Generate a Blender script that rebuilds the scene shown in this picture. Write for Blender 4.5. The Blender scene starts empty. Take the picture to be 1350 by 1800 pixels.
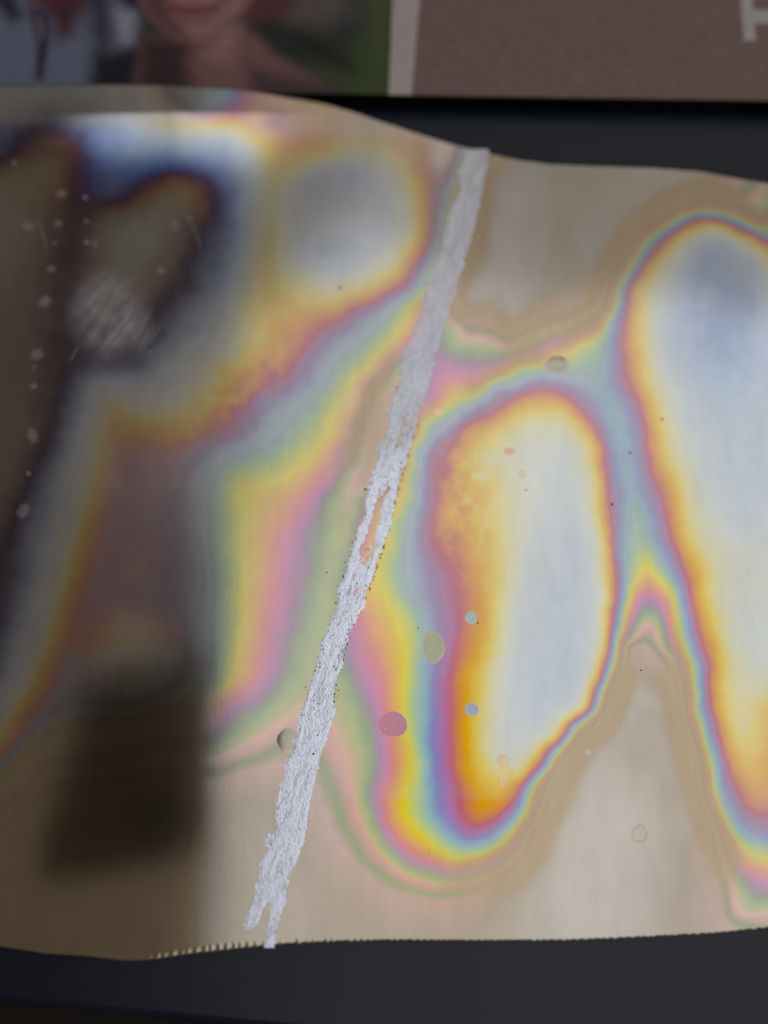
import bpy, bmesh, math, random
import numpy as np
from mathutils import Vector, Matrix, noise as mnoise
from math import radians, sin, cos, tan, pi
random.seed(4)
rng = np.random.default_rng(7)
sc = bpy.context.scene
C = sc.collection

# ------------------------------------------------------------------ camera
H = 0.226                      # lens height over the table, metres
TILT = radians(16.0)
HALF = 0.383                   # half width of the view over the distance
cd = bpy.data.cameras.new('camera'); cam = bpy.data.objects.new('camera', cd); C.objects.link(cam)
cam.location = (0, 0, H); cam.rotation_euler = (TILT, 0, 0)
cd.sensor_fit = 'HORIZONTAL'; cd.sensor_width = 24.0; cd.lens = 12.0 / HALF
cd.clip_start = 0.005; cd.clip_end = 60
cd.dof.use_dof = True; cd.dof.aperture_fstop = 3.0; cd.dof.aperture_blades = 0
sc.camera = cam

def ray(px, py):
    """unit-free direction through a pixel of the 1350x1800 photograph"""
    a = (px - 675.0) / 675.0 * HALF
    b = -(py - 900.0) / 675.0 * HALF
    return a, b * cos(TILT) + sin(TILT), b * sin(TILT) - cos(TILT)
def at(px, py, z=0.0):
    dx, dy, dz = ray(px, py)
    t = (z - H) / dz
    return dx * t, dy * t, z
fx, fy, fz = at(600, 1230, 0.002)
cd.dof.focus_distance = abs(Vector((fx, fy, fz - H)).dot(Vector((0, sin(TILT), -cos(TILT)))))

# ------------------------------------------------------------------ world and lamps
w = bpy.data.worlds.new('World'); sc.world = w; w.use_nodes = True
bg = w.node_tree.nodes['Background']
bg.inputs[0].default_value = (1.0, 0.88, 0.77, 1); bg.inputs[1].default_value = 0.165
def area(name, loc, target, sx, sy, radiance, col):
    l = bpy.data.lights.new(name, 'AREA'); l.shape = 'RECTANGLE'; l.size = sx; l.size_y = sy
    l.energy = radiance * pi * sx * sy; l.color = col
    o = bpy.data.objects.new(name, l); C.objects.link(o); o.location = loc
    d = Vector(target) - Vector(loc)
    o.rotation_euler = d.to_track_quat('-Z', 'Y').to_euler()
    return o
# the big bright window overhead and to the right; its left edge is what ends the reflection
area('window_light', (0.62, 0.08, 1.0), (0.62, 0.08, 0), 1.62, 1.16, 0.92, (0.975, 0.985, 1.0))
# an added dimmer lamp beyond it, for the far part of the film to mirror
area('far_added_light', (0.68, 1.08, 1.0), (0.68, 1.08, 0), 1.50, 0.84, 0.36, (1.0, 0.97, 0.92))
sc.view_settings.view_transform = 'Standard'; sc.view_settings.look = 'None'
sc.view_settings.exposure = 0; sc.view_settings.gamma = 1
sc.cycles.max_bounces = 8
sc.cycles.use_denoising = True

# ------------------------------------------------------------------ helpers
def lin(r, g=None, b=None):
    if g is None: r, g, b = r
    def f(c):
        c /= 255.0
        return c / 12.92 if c <= 0.04045 else ((c + 0.055) / 1.055) ** 2.4
    return (f(r), f(g), f(b), 1.0)
def mat(name):
    m = bpy.data.materials.new(name); m.use_nodes = True
    return m, m.node_tree.nodes, m.node_tree.links, m.node_tree.nodes['Principled BSDF']
def link_mesh(name, verts, faces, m=None, parent=None, smooth=True):
    me = bpy.data.meshes.new(name)
    me.from_pydata([tuple(v) for v in verts], [], [tuple(f) for f in faces]); me.update()
    if smooth: me.polygons.foreach_set('use_smooth', [True] * len(me.polygons))
    if m: me.materials.append(m)
    o = bpy.data.objects.new(name, me); C.objects.link(o)
    if parent: o.parent = parent
    return o
def grid_mesh(name, X, Y, Z, m, parent=None, flip=False):
    r, c = X.shape
    V = np.stack([X, Y, Z], -1).reshape(-1, 3)
    idx = np.arange(r * c).reshape(r, c)
    F = np.stack([idx[:-1, :-1], idx[1:, :-1], idx[1:, 1:], idx[:-1, 1:]], -1).reshape(-1, 4)
    if flip: F = F[:, ::-1]
    me = bpy.data.meshes.new(name)
    me.vertices.add(len(V)); me.vertices.foreach_set('co', V.ravel())
    me.loops.add(F.size); me.loops.foreach_set('vertex_index', F.ravel())
    me.polygons.add(len(F)); me.polygons.foreach_set('loop_start', np.arange(0, F.size, 4))
    me.polygons.foreach_set('loop_total', np.full(len(F), 4)); me.update(calc_edges=True)
    me.polygons.foreach_set('use_smooth', [True] * len(F))
    me.materials.append(m)
    o = bpy.data.objects.new(name, me); C.objects.link(o)
    if parent: o.parent = parent
    return o
def fattr(o, name, arr):
    a = o.data.attributes.new(name, 'FLOAT', 'POINT'); a.data.foreach_set('value', np.asarray(arr, dtype=np.float32).ravel())
def tag(o, **k):
    for a, b in k.items(): o[a] = b
def box(bm, x0, x1, y0, y1, z0, z1):
    vs = [bm.verts.new(p) for p in ((x0,y0,z0),(x1,y0,z0),(x1,y1,z0),(x0,y1,z0),(x0,y0,z1),(x1,y0,z1),(x1,y1,z1),(x0,y1,z1))]
    for f in ((3,2,1,0),(4,5,6,7),(0,1,5,4),(1,2,6,5),(2,3,7,6),(3,0,4,7)): bm.faces.new([vs[i] for i in f])
def bm_obj(name, bm, m, parent=None, bevel=0, smooth=False):
    me = bpy.data.meshes.new(name); bm.to_mesh(me); bm.free(); me.materials.append(m)
    o = bpy.data.objects.new(name, me); C.objects.link(o)
    if parent: o.parent = parent
    if bevel:
        b = o.modifiers.new('Bevel', 'BEVEL'); b.width = bevel; b.segments = 3
    if smooth: me.polygons.foreach_set('use_smooth', [True] * len(me.polygons))
    return o
def value_noise(x, y, seed=0):
    """smooth 2-D value noise, numpy arrays in, -1..1 out"""
    r = np.random.default_rng(seed).uniform(-1, 1, (256, 256))
    xi = np.floor(x).astype(int); yi = np.floor(y).astype(int); u = x - xi; v = y - yi
    u = u * u * (3 - 2 * u); v = v * v * (3 - 2 * v)
    g = lambda a, b: r[a % 256, b % 256]
    return (g(xi, yi) * (1 - u) + g(xi + 1, yi) * u) * (1 - v) + (g(xi, yi + 1) * (1 - u) + g(xi + 1, yi + 1) * u) * v
def sstep(a, b, x):
    t = np.clip((x - a) / (b - a), 0, 1); return t * t * (3 - 2 * t)

# ------------------------------------------------------------------ table and floor
m_table, n, l, b = mat('black_lacquer')
b.inputs['Base Color'].default_value = (0.002, 0.005, 0.016, 1); b.inputs['Specular IOR Level'].default_value = 0.33
b.inputs['Roughness'].default_value = 0.30
nt = n.new('ShaderNodeTexNoise'); nt.inputs['Scale'].default_value = 900; nt.inputs['Detail'].default_value = 3
nt2 = n.new('ShaderNodeTexNoise'); nt2.inputs['Scale'].default_value = 18; nt2.inputs['Detail'].default_value = 6
tc = n.new('ShaderNodeTexCoord'); l.new(tc.outputs['Object'], nt.inputs['Vector']); l.new(tc.outputs['Object'], nt2.inputs['Vector'])
mr = n.new('ShaderNodeMapRange'); mr.inputs['To Min'].default_value = 0.24; mr.inputs['To Max'].default_value = 0.40
l.new(nt2.outputs['Fac'], mr.inputs['Value']); l.new(mr.outputs['Result'], b.inputs['Roughness'])
bp = n.new('ShaderNodeBump'); bp.inputs['Strength'].default_value = 0.05; bp.inputs['Distance'].default_value = 0.0004
l.new(nt.outputs['Fac'], bp.inputs['Height']); l.new(bp.outputs['Normal'], b.inputs['Normal'])
m_floor, n, l, b = mat('dark_floor')
b.inputs['Base Color'].default_value = (0.012, 0.009, 0.007, 1); b.inputs['Roughness'].default_value = 0.8
nt = n.new('ShaderNodeTexNoise'); nt.inputs['Scale'].default_value = 25
bp = n.new('ShaderNodeBump'); bp.inputs['Strength'].default_value = 0.3; l.new(nt.outputs['Fac'], bp.inputs['Height']); l.new(bp.outputs['Normal'], b.inputs['Normal'])

e0 = Vector(at(0, 1768)); e1 = Vector(at(330, 1800))
d = (e1 - e0).normalized()
A = e0 - d * 0.35; B = e0 + d * 0.45
bm = bmesh.new()
top = [A, B, Vector((B.x, 0.75, 0)), Vector((A.x, 0.75, 0))]
vt = [bm.verts.new(p) for p in top]; vb = [bm.verts.new(p - Vector((0, 0, 0.03))) for p in top]
bm.faces.new(vt); bm.faces.new(vb[::-1])
for i in range(4): bm.faces.new((vt[i], vb[i], vb[(i + 1) % 4], vt[(i + 1) % 4]))
bmesh.ops.recalc_face_normals(bm, faces=bm.faces)
o = bm_obj('table_top', bm, m_table, bevel=0.002); tag(o, kind='structure')
o = link_mesh('floor', [(-4, -4, -0.74), (4, -4, -0.74), (4, 4, -0.74), (-4, 4, -0.74)], [(0, 1, 2, 3)], m_floor, smooth=False); tag(o, kind='structure')

# ------------------------------------------------------------------ thickness of the film (nanometres of path), read as rows of points
pts = []
def row(y, *xf):
    for i in range(0, len(xf), 2): pts.append((xf[i], y, xf[i + 1]))
def line(val, *xy):
    for i in range(0, len(xy), 2): pts.append((xy[i], xy[i + 1], val))
BE = 2300
# -- upper left
row(152, 0,200, 60,185, 120,185, 180,200, 225,270, 255,400, 285,500, 310,620, 350,750, 395,700, 440,520, 490,450)
row(180, 0,190, 60,165, 120,165, 180,185, 225,250, 265,390, 300,500, 325,600, 355,740, 400,620, 440,500, 490,440, 530,440)
row(203, 305,430, 340,500, 380,540, 420,520, 460,470)
row(215, 10,155, 60,128, 120,125, 180,150, 225,200, 270,300, 310,390, 350,400, 395,400, 435,440, 480,600)
row(235, 0,140, 40,110, 90,95, 140,118, 180,175, 230,203, 300,228, 360,235, 400,250, 440,380, 480,430, 530,470)
row(270, 5,130, 40,80, 80,60, 120,75, 150,120, 180,162, 230,190, 280,206, 330,214, 380,200, 405,190, 435,240, 470,370, 510,430, 560,420, 600,350, 650,320, 690,370, 715,430, 745,480)
row(300, 0,60, 40,40, 90,50, 120,85, 150,115, 190,150, 225,165, 260,155, 300,120, 340,125, 380,150, 420,190, 450,260, 475,370, 510,350, 560,220, 620,180, 670,270, 710,370, 735,450, 765,520)
row(335, 0,20, 40,38, 90,52, 120,90, 150,116, 180,135, 210,140, 235,110, 260,75, 300,42, 340,60, 370,100, 400,135, 430,180, 455,280, 480,370, 515,250, 580,220, 640,225, 692,270, 735,370, 752,470, 765,640)
row(400, 0,5, 40,30, 90,75, 130,100, 160,85, 190,30, 240,5, 290,30, 320,65, 350,100, 390,130, 420,180, 445,270, 468,370, 500,320, 530,230, 590,220, 650,225, 705,270, 742,390, 757,500, 775,660)
row(450, 0,15, 50,50, 90,85, 130,105, 160,70, 200,25, 250,10, 285,45, 310,75, 350,112, 385,150, 420,210, 450,320, 475,380, 510,280, 560,190, 620,200, 680,300, 720,390, 745,510, 760,660)
row(500, 20,45, 80,80, 130,100, 165,60, 210,25, 255,50, 290,85, 330,115, 365,155, 410,230, 445,330, 480,385, 530,340, 590,290, 640,360, 690,440, 720,540, 742,680)
row(550, 20,55, 80,80, 130,105, 180,75, 230,85, 280,110, 320,135, 360,190, 400,260, 440,350, 480,410, 540,430, 590,470, 620,540, 650,620, 685,700, 710,820)
row(600, 30,60, 80,85, 120,105, 200,108, 270,120, 315,165, 360,225, 410,300, 445,370, 495,440, 555,520, 595,610, 630,690, 658,790, 690,900)
row(650, 30,65, 80,85, 130,110, 200,125, 250,145, 290,215, 340,290, 385,360, 430,420, 480,490, 530,550, 565,640, 592,720, 625,850, 652,930, 675,980, 695,1400)
row(700, 20,62, 60,80, 100,105, 140,150, 170,270, 200,370, 240,260, 280,270, 330,350, 380,400, 430,470, 475,560, 520,640, 562,720, 600,860, 625,930, 645,1000, 668,1420, 692,1450)
row(750, 20,60, 60,82, 95,110, 130,165, 160,270, 190,400, 230,430, 270,400, 320,400, 365,450, 410,540, 450,610, 500,690, 535,740, 575,860, 600,930, 620,1000, 645,1420, 680,1450)
row(800, 20,65, 50,88, 90,120, 120,180, 150,280, 180,400, 205,480, 250,510, 300,490, 345,570, 390,640, 430,720, 470,720, 515,790, 557,865, 583,930, 603,1000, 630,1420, 660,1450)
row(850, 10,70, 45,100, 80,145, 115,210, 145,310, 172,410, 195,480, 240,530, 290,520, 330,600, 365,690, 395,780, 430,850, 480,885, 525,930, 563,1030, 590,1090, 612,1400, 643,1430)
row(900, 0,75, 35,108, 75,160, 110,235, 140,330, 163,420, 185,490, 220,530, 270,530, 310,570, 345,630, 375,720, 405,800, 440,870, 480,930, 515,1010, 550,1090, 580,1190, 605,1290, 625,1340)
row(950, 0,90, 25,110, 65,165, 95,235, 125,330, 150,420, 170,490, 210,530, 260,520, 300,560, 340,620, 372,710, 402,800, 435,870, 462,940, 490,1020, 530,1090, 560,1170, 585,1230, 608,1330)
row(1000, 0,105, 20,115, 60,170, 88,240, 115,350, 135,430, 155,495, 200,530, 240,490, 300,570, 345,620, 382,700, 410,790, 430,860, 460,940, 498,1050, 540,1120, 570,1200, 592,1320)
row(1050, 0,108, 30,140, 60,200, 85,280, 108,370, 128,450, 145,500, 190,530, 240,530, 300,590, 350,640, 385,720, 418,850, 448,930, 480,1010, 520,1090, 550,1180, 580,1300)
row(1100, 0,115, 30,160, 60,240, 88,350, 110,435, 130,500, 160,500, 220,430, 300,520, 350,660, 392,740, 415,820, 435,900, 455,980, 480,1040, 515,1110, 545,1190, 572,1270)
row(1150, 0,130, 20,180, 45,260, 72,360, 93,440, 115,505, 150,490, 200,420, 260,430, 320,530, 370,700, 395,770, 410,840, 430,930, 468,1040, 500,1110, 530,1200, 555,1240)
row(1200, 0,160, 25,240, 52,350, 74,435, 95,500, 125,545, 170,480, 220,400, 280,440, 330,600, 370,720, 395,820, 410,900, 432,980, 465,1060, 490,1130, 515,1210, 540,1250)
row(1230, 0,220, 28,340, 48,410, 70,480, 90,530, 120,560, 200,520, 280,620, 340,800, 388,980, 420,1040, 450,1100, 480,1190, 505,1240, 528,1290)
row(1262, 0,300, 22,390, 42,450, 62,515, 80,560, 105,610, 160,640, 250,700, 340,860, 395,1080, 420,1130, 445,1190, 480,1250, 510,1340)
row(1292, 0,380, 22,440, 42,515, 60,600, 78,740, 100,800, 160,860, 250,960, 340,1060, 388,1150, 410,1190, 440,1280, 470,1370, 500,1450)
row(1322, 0,440, 15,500, 32,590, 50,740, 70,900, 90,980, 160,1090, 260,1240, 350,1230, 385,1260, 400,1340, 425,1400, 450,1460, 485,1560)
row(1350, 0,560, 15,660, 32,850, 52,980, 75,1300, 395,1500, 420,1640, 460,1740, 500,1800)
row(1352, 160,1350, 260,1500, 350,1500)
row(1400, 130,1750, 240,1900, 340,1900)
row(1385, 0,800, 20,960, 45,1100, 70,1500, 400,1900, 450,2100, 500,2200)
row(1420, 0,1080, 25,1400, 60,2000, 420,2400)
for p in ((0,1500),(60,1480),(200,1500),(320,1500),(50,1600),(200,1620),(350,1600),(0,1680),(300,1680),(520,1480),(540,1520),(560,1600),(600,1570),(650,1620),(420,1500),(440,1620),(740,1625),(850,1620),(930,1520),(880,1570)): pts.append((*p, BE))
for p in ((664,890,930),(655,925,930),(642,965,935),(630,1010,950),(700,860,890)): pts.append(p)
# -- between the streak and the big lobe
row(640, 770,1040, 800,1080)
row(612, 790,1190, 850,1240, 900,1200, 950,1180)
row(590, 800,1300, 865,1400, 930,1300)
row(560, 800,1500, 870,1800, 950,1700, 1000,1500)
line(1060, 772,650, 810,655, 845,663, 880,641, 920,621, 960,604, 1000,589, 1028,574)
line(860, 950,640, 905,652, 865,670, 825,693, 785,712, 750,742, 733,772, 722,820, 705,870)
line(690, 1000,662, 950,655, 910,667, 870,682, 830,704, 793,733, 762,765, 738,800)
line(560, 1000,690, 960,672, 920,680, 880,700, 845,722, 810,752, 780,785, 755,820)
line(450, 980,705, 940,700, 900,715, 860,745, 825,775, 795,810)
line(340, 960,735, 910,745, 870,775, 840,810)
row(850, 708,880, 722,810, 737,680, 750,550, 785,460, 802,430, 850,385, 895,320, 970,270, 1030,290, 1052,380, 1062,460, 1074,560, 1088,660)
row(900, 690,870, 708,760, 730,640, 750,540, 770,470, 815,430, 850,385, 895,325, 970,262, 1030,270, 1050,350, 1062,440, 1078,560, 1092,660)
row(950, 680,865, 700,760, 722,640, 748,545, 790,460, 830,430, 862,385, 905,310, 960,240, 1010,230, 1050,290, 1068,420, 1082,560, 1095,670)
row(1000, 665,870, 692,730, 735,630, 772,545, 790,510, 828,450, 852,415, 885,350, 935,260, 1000,225, 1055,290, 1070,400, 1084,540, 1096,680)
row(1050, 650,900, 680,850, 700,770, 722,680, 760,600, 785,545, 815,500, 838,450, 858,400, 895,300, 960,220, 1010,220, 1058,290, 1073,410, 1084,520, 1091,620, 1100,750, 1108,900, 1118,1020)
row(1100, 640,990, 670,930, 700,870, 727,790, 747,690, 775,590, 805,530, 828,470, 855,410, 895,290, 960,225, 1020,235, 1055,300, 1070,410, 1081,540, 1090,660, 1098,850, 1106,1040, 1116,1250)
row(1150, 625,1060, 660,1000, 690,920, 718,840, 740,720, 762,620, 785,560, 805,500, 825,440, 850,400, 880,300, 950,220, 1000,215, 1045,290, 1063,400, 1072,470, 1079,560, 1086,680, 1092,1000, 1102,1700, 1125,BE)
row(1200, 608,1210, 640,1080, 670,1020, 692,940, 716,850, 738,720, 755,630, 777,565, 797,510, 808,450, 830,400, 870,310, 930,225, 990,225, 1030,290, 1045,370, 1055,450, 1065,560, 1072,680, 1080,1100, 1092,BE)
row(1250, 595,1260, 622,1200, 655,1110, 680,1000, 708,870, 738,700, 754,630, 778,565, 799,500, 812,450, 832,390, 870,300, 920,245, 970,250, 1010,300, 1028,390, 1038,460, 1047,560, 1054,680, 1062,1100, 1075,BE)
row(1300, 580,1380, 618,1270, 650,1170, 680,1050, 700,940, 720,850, 742,700, 757,630, 780,565, 800,500, 815,440, 835,380, 870,295, 930,270, 965,330, 982,410, 990,470, 998,560, 1006,680, 1014,1100, 1028,BE)
row(1350, 560,1600, 600,1400, 635,1250, 655,1170, 682,1040, 702,940, 726,850, 750,700, 762,630, 785,565, 802,500, 818,440, 840,395, 870,320, 905,310, 925,380, 937,450, 950,550, 962,660, 972,900, 985,1700, 1000,BE)
row(1405, 555,1740, 590,1560, 617,1400, 648,1180, 670,1050, 688,950, 714,850, 740,760, 757,670, 770,620, 790,565, 815,505, 845,440, 875,420, 895,450, 905,510, 915,570, 928,680, 940,860, 948,1050, 962,1700, 980,BE)
line(400, 840,1370, 865,1385)
line(450, 840,1420, 870,1432)
line(560, 797,1440, 818,1462, 845,1464, 872,1450, 895,1429)
line(680, 762,1430, 777,1462, 802,1484, 832,1489, 862,1477, 890,1458, 908,1438)
line(860, 716,1430, 728,1458, 750,1480, 782,1503, 820,1512, 860,1500, 890,1480, 912,1458, 935,1425)
line(1040, 670,1440, 690,1480, 730,1510, 790,1531, 840,1526, 880,1503, 908,1476)
line(1190, 657,1440, 670,1475, 690,1503, 720,1526, 770,1544, 830,1545, 875,1526, 910,1500)
line(1400, 625,1440, 645,1480, 670,1513, 702,1540, 752,1555, 820,1558, 875,1543)
line(1560, 605,1440, 625,1480, 655,1520, 698,1553, 750,1570)
line(1740, 577,1450, 602,1492, 640,1533, 684,1567, 740,1586)
row(780, 1000,275, 950,290, 900,315, 1030,340, 1048,450, 1062,550, 1078,670, 1112,680, 1125,570, 1145,460, 1162,390, 1195,310)
row(730, 1010,400, 1028,500, 1043,590, 1062,680, 1098,700, 1110,600, 1128,500, 1148,400, 1180,300)
row(830, 1098,700, 1118,660, 1138,560, 1155,450, 1175,390, 1210,310)
# -- valley and tan gusset
line(720, 1050,650, 1108,895); line(740, 1042,625); line(690, 1098,760)
line(800, 1020,612)
line(760, 1122,935); line(860, 1132,982); line(950, 1136,1010); line(1040, 1136,1040); line(1200, 1138,1072); line(1400, 1141,1105); line(1560, 1145,1138); line(1720, 1148,1165); line(2200, 1152,1200)
# -- right lobe
line(1250, 1345,330, 1310,365, 1340,385); line(1600, 1240,350, 1270,345); line(BE, 1150,370, 1200,340, 1090,420, 1250,310, 1060,470); line(1500, 1055,530); line(1100, 1050,560); line(850, 1345,398, 1235,364, 1185,378, 1130,430)
line(680, 1345,412, 1300,391, 1240,373, 1190,386, 1155,411, 1120,452, 1095,500, 1073,560, 1062,620, 1077,690)
line(560, 1345,424, 1310,405, 1275,388, 1240,382, 1200,395, 1170,415, 1140,447, 1115,482, 1098,522, 1088,565, 1084,610, 1092,680)
line(400, 1345,437, 1315,413, 1280,397, 1240,393, 1210,403, 1180,427, 1150,465, 1127,510, 1120,560, 1123,620, 1134,680)
line(275, 1340,460, 1300,425, 1258,408, 1215,430, 1180,480, 1158,530, 1152,590, 1162,650, 1190,740, 1220,820)
line(213, 1310,470, 1270,460, 1240,520, 1220,600, 1230,680); line(188, 1280,540, 1265,590); line(200, 1320,580, 1290,650); line(215, 1345,700, 1270,760, 1300,850, 1345,850)
row(895, 1125,720, 1140,660, 1158,560, 1180,460, 1192,400, 1215,330, 1255,270, 1310,215)
row(950, 1143,670, 1170,565, 1190,460, 1204,400, 1228,330, 1290,280, 1345,260)
row(1000, 1115,760, 1155,790, 1170,690, 1180,640, 1195,560, 1214,465, 1230,400, 1255,320, 1320,285)
row(1050, 1162,1020, 1178,850, 1194,690, 1208,570, 1222,465, 1236,400, 1262,320, 1310,275)
row(1100, 1165,1200, 1178,1030, 1190,850, 1202,690, 1215,570, 1230,465, 1245,400, 1278,310, 1330,265)
row(1150, 1172,1500, 1188,1040, 1204,850, 1217,690, 1231,570, 1245,465, 1260,395, 1290,310, 1340,270)
row(1200, 1175,BE, 1192,1250, 1202,1030, 1213,850, 1225,690, 1238,570, 1250,465, 1264,395, 1300,320, 1345,310)
row(1250, 1190,BE, 1207,1050, 1218,850, 1232,690, 1244,570, 1255,465, 1268,390, 1295,330, 1343,390)
row(1300, 1195,BE, 1218,1040, 1228,850, 1242,690, 1255,570, 1264,465, 1278,395, 1305,345, 1345,410)
row(1350, 1210,BE, 1230,1050, 1243,850, 1255,690, 1269,570, 1288,465, 1312,405, 1345,430)
row(1400, 1220,BE, 1242,1050, 1255,860, 1268,700, 1284,570, 1308,480, 1345,460)
row(1450, 1235,BE, 1255,1200, 1272,880, 1286,720, 1312,600, 1345,545)
row(1480, 1265,1250, 1288,880, 1345,640)
row(1502, 1240,1900, 1272,1150, 1308,865, 1345,830)
row(1532, 1255,1900, 1290,1150, 1330,1030)
row(1562, 1270,1700, 1302,1200, 1342,1080)
row(1602, 1250,2000, 1275,1600, 1302,1280, 1342,1360)
row(1635, 1200,2300, 1300,1700, 1345,1550)
for p in ((1150,1250),(1120,1330),(1180,1400),(1200,1500),(1180,1600),(1000,1380),(1050,1300),(960,1450)): pts.append((*p, BE))
for p in ((1060,1450),(1030,1520),(1000,1600),(1110,1600),(1090,1480),(1150,1240),(1060,1620)): pts.append((*p, 2950))  # pale end of the ramp, painting in a brighter lit zone
# -- upper middle
for p in ((570,200),(620,225),(700,245),(760,275),(790,290),(800,260),(600,190)): pts.append((*p, 440))
for p in ((880,295),(850,320),(1000,300),(1100,310),(980,420),(1030,480)): pts.append((*p, BE))
for p in ((930,420),(870,500),(850,400),(900,560),(820,520)): pts.append((*p, 2750))
line(520, 785,320); line(600, 785,350); line(720, 785,400); line(850, 780,450)
# -- beyond the frame
for x in range(-350, 1750, 150):
    pts.append((x, 60, (BE if x > 850 else 440) if x > 400 else 300)); pts.append((x, 1760, BE))
for y in range(200, 1700, 150):
    pts.append((-330, y, 150 + y * 0.2)); pts.append((1700, y, 400 + 0.5 * y))
P = np.array(pts, float)
def squeeze(F): return np.where(F > 1200, 1200 + (F - 1200) * 0.45, F)
# drop near-duplicates, solve a linear-kernel interpolation
keep = []
for i in range(len(P)):
    if all((P[i, 0] - P[j, 0]) ** 2 + (P[i, 1] - P[j, 1]) ** 2 > 81 for j in keep): keep.append(i)
P = P[keep]
XY = P[:, :2] / 100.0; val = squeeze(P[:, 2])
D = np.hypot(XY[:, None, 0] - XY[None, :, 0], XY[:, None, 1] - XY[None, :, 1])
n_ = len(P); Amat = np.zeros((n_ + 1, n_ + 1)); Amat[:n_, :n_] = -D - np.eye(n_) * 0.004; Amat[:n_, n_] = 1; Amat[n_, :n_] = 1
sol = np.linalg.solve(Amat, np.append(val, 0))
GS = 8.0; gx = np.arange(-420, 1790, GS); gy = np.arange(-20, 1860, GS)
GX, GY = np.meshgrid(gx, gy); fl = np.stack([GX.ravel(), GY.ravel()], -1) / 100.0
out = np.empty(len(fl))
for s in range(0, len(fl), 8000):
    q = fl[s:s + 8000]; out[s:s + 8000] = -np.hypot(q[:, None, 0] - XY[None, :, 0], q[:, None, 1] - XY[None, :, 1]) @ sol[:n_] + sol[n_]
G = out.reshape(GX.shape)
def blur(a, k):
    for _ in range(k):
        p = np.pad(a, 1, mode='edge'); a = (p[:-2, 1:-1] + 2 * p[1:-1, 1:-1] + p[2:, 1:-1]) / 4
        p = np.pad(a, 1, mode='edge'); a = (p[1:-1, :-2] + 2 * p[1:-1, 1:-1] + p[1:-1, 2:]) / 4
    return a
G = blur(G, 2)
G2 = blur(G, 6)
def samp(A_, x, y):
    u = np.clip((x - gx[0]) / GS, 0, len(gx) - 1.001); v = np.clip((y - gy[0]) / GS, 0, len(gy) - 1.001)
    i = u.astype(int); j = v.astype(int); u = u - i; v = v - j
    return (A_[j, i] * (1 - u) + A_[j, i + 1] * u) * (1 - v) + (A_[j + 1, i] * (1 - u) + A_[j + 1, i + 1] * u) * v
def thickness(x, y):
    x = np.asarray(x, float); y = np.asarray(y, float)
    # lobed, slightly bubbly borders where the film wrinkled
    k = 0.35 + 0.65 * np.exp(-(((x - 560) / 260) ** 2 + ((y - 700) / 200) ** 2)) + 0.6 * np.exp(-(((x - 800) / 90) ** 2 + ((y - 780) / 130) ** 2))
    wob = 16 * value_noise(x / 42, y / 42, 3) + 8 * value_noise(x / 17, y / 17, 5)
    xs = x + k * 0.55 * wob; ys = y + k * 0.55 * (16 * value_noise(x / 38 + 9, y / 38, 11))
    t = 0.75 * samp(G, xs, ys) + 0.25 * samp(G2, xs, ys)
    t = t + 34 * np.exp(-(((x - 812) / 55) ** 2 + ((y - 880) / 130) ** 2)) * (0.35 + value_noise(x / 20, y / 20, 71) + 0.6 * value_noise(x / 9, y / 9, 72))
    t = t + 26 * np.exp(-(((x - 430) / 130) ** 2 + ((y - 690) / 120) ** 2)) * (value_noise(x / 16, y / 16, 73) + 0.6 * value_noise(x / 8, y / 8, 74))
    lo = sstep(870, 920, x) * sstep(600, 760, y)
    t = np.where(t < 262, 262 - (262 - t) * (1 - 0.4 * lo), t)
    return np.maximum(t, 0)
def blend_out(x, y):
    """how far the crowded higher orders have run together into plain tan"""
    e = 10.0; g = np.hypot(samp(G2, x + e, y) - samp(G2, x - e, y), samp(G2, x, y + e) - samp(G2, x, y - e)) / (2 * e)
    F = thickness(x, y)
    v = sstep(720, 950, F) * sstep(3.5, 11.0, g)
    v = v + 0.92 * sstep(385, 330, x) * sstep(1190, 1250, y) * sstep(560, 720, F)
    v = v + 0.75 * np.exp(-(((x - 655) / 50) ** 2 + ((y - 740) / 150) ** 2)) * sstep(940, 1040, F)
    v = v * (1 - 0.9 * np.exp(-(((x - 1142) / 52) ** 2 + ((y - 1085) / 110) ** 2) ** 2))
    return np.clip(v, 0, 0.80)

# ------------------------------------------------------------------ film surface
def gauss(x, y, cx, cy, sx, sy, a, ang=0.0):
    c, s = cos(ang), sin(ang)
    u = (x - cx) * c + (y - cy) * s; v = -(x - cx) * s + (y - cy) * c
    return a * np.exp(-(u / sx) ** 2 - (v / sy) ** 2)
def film_z(x, y):
    """height of the film over the table in metres, over the photograph's plan"""
    x = np.asarray(x, float); y = np.asarray(y, float)
    z = 0.0022 + 0 * x
    # it lies on the box at the upper left and drapes down from the box's edge
    yy = np.maximum(y - 198, 0); drape = np.exp(-(yy ** 1.15) / (85.0 ** 1.15) * 1.2)
    z = z + 0.0045 * drape * sstep(650, 300, x)
    for g in BUMPS: z = z + gauss(x, y, *g)
    return z
MM = 0.001
BUMPS = [
    (50, 232, 165, 60, 2.5 * MM, 0.0),
    (640, 360, 150, 140, 0.7 * MM, 0.0),
    (440, 560, 110, 120, 0.5 * MM, 0.3),
    (980, 1000, 130, 330, 0.6 * MM, 0.05),
    (1290, 700, 110, 400, 0.7 * MM, -0.1),
    (1130, 1000, 60, 200, -0.3 * MM, 0),
]
def top_edge(x):
    return np.interp(x, [-350,-100,0,100,200,300,400,470,520,560,600,660,720,780,840,900,960,1050,1150,1230,1290,1350,1450,1700],
                        [175,158,152,150,149,151,155,163,169,178,189,209,229,248,264,278,287,291,294,300,311,322,338,352])
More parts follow.
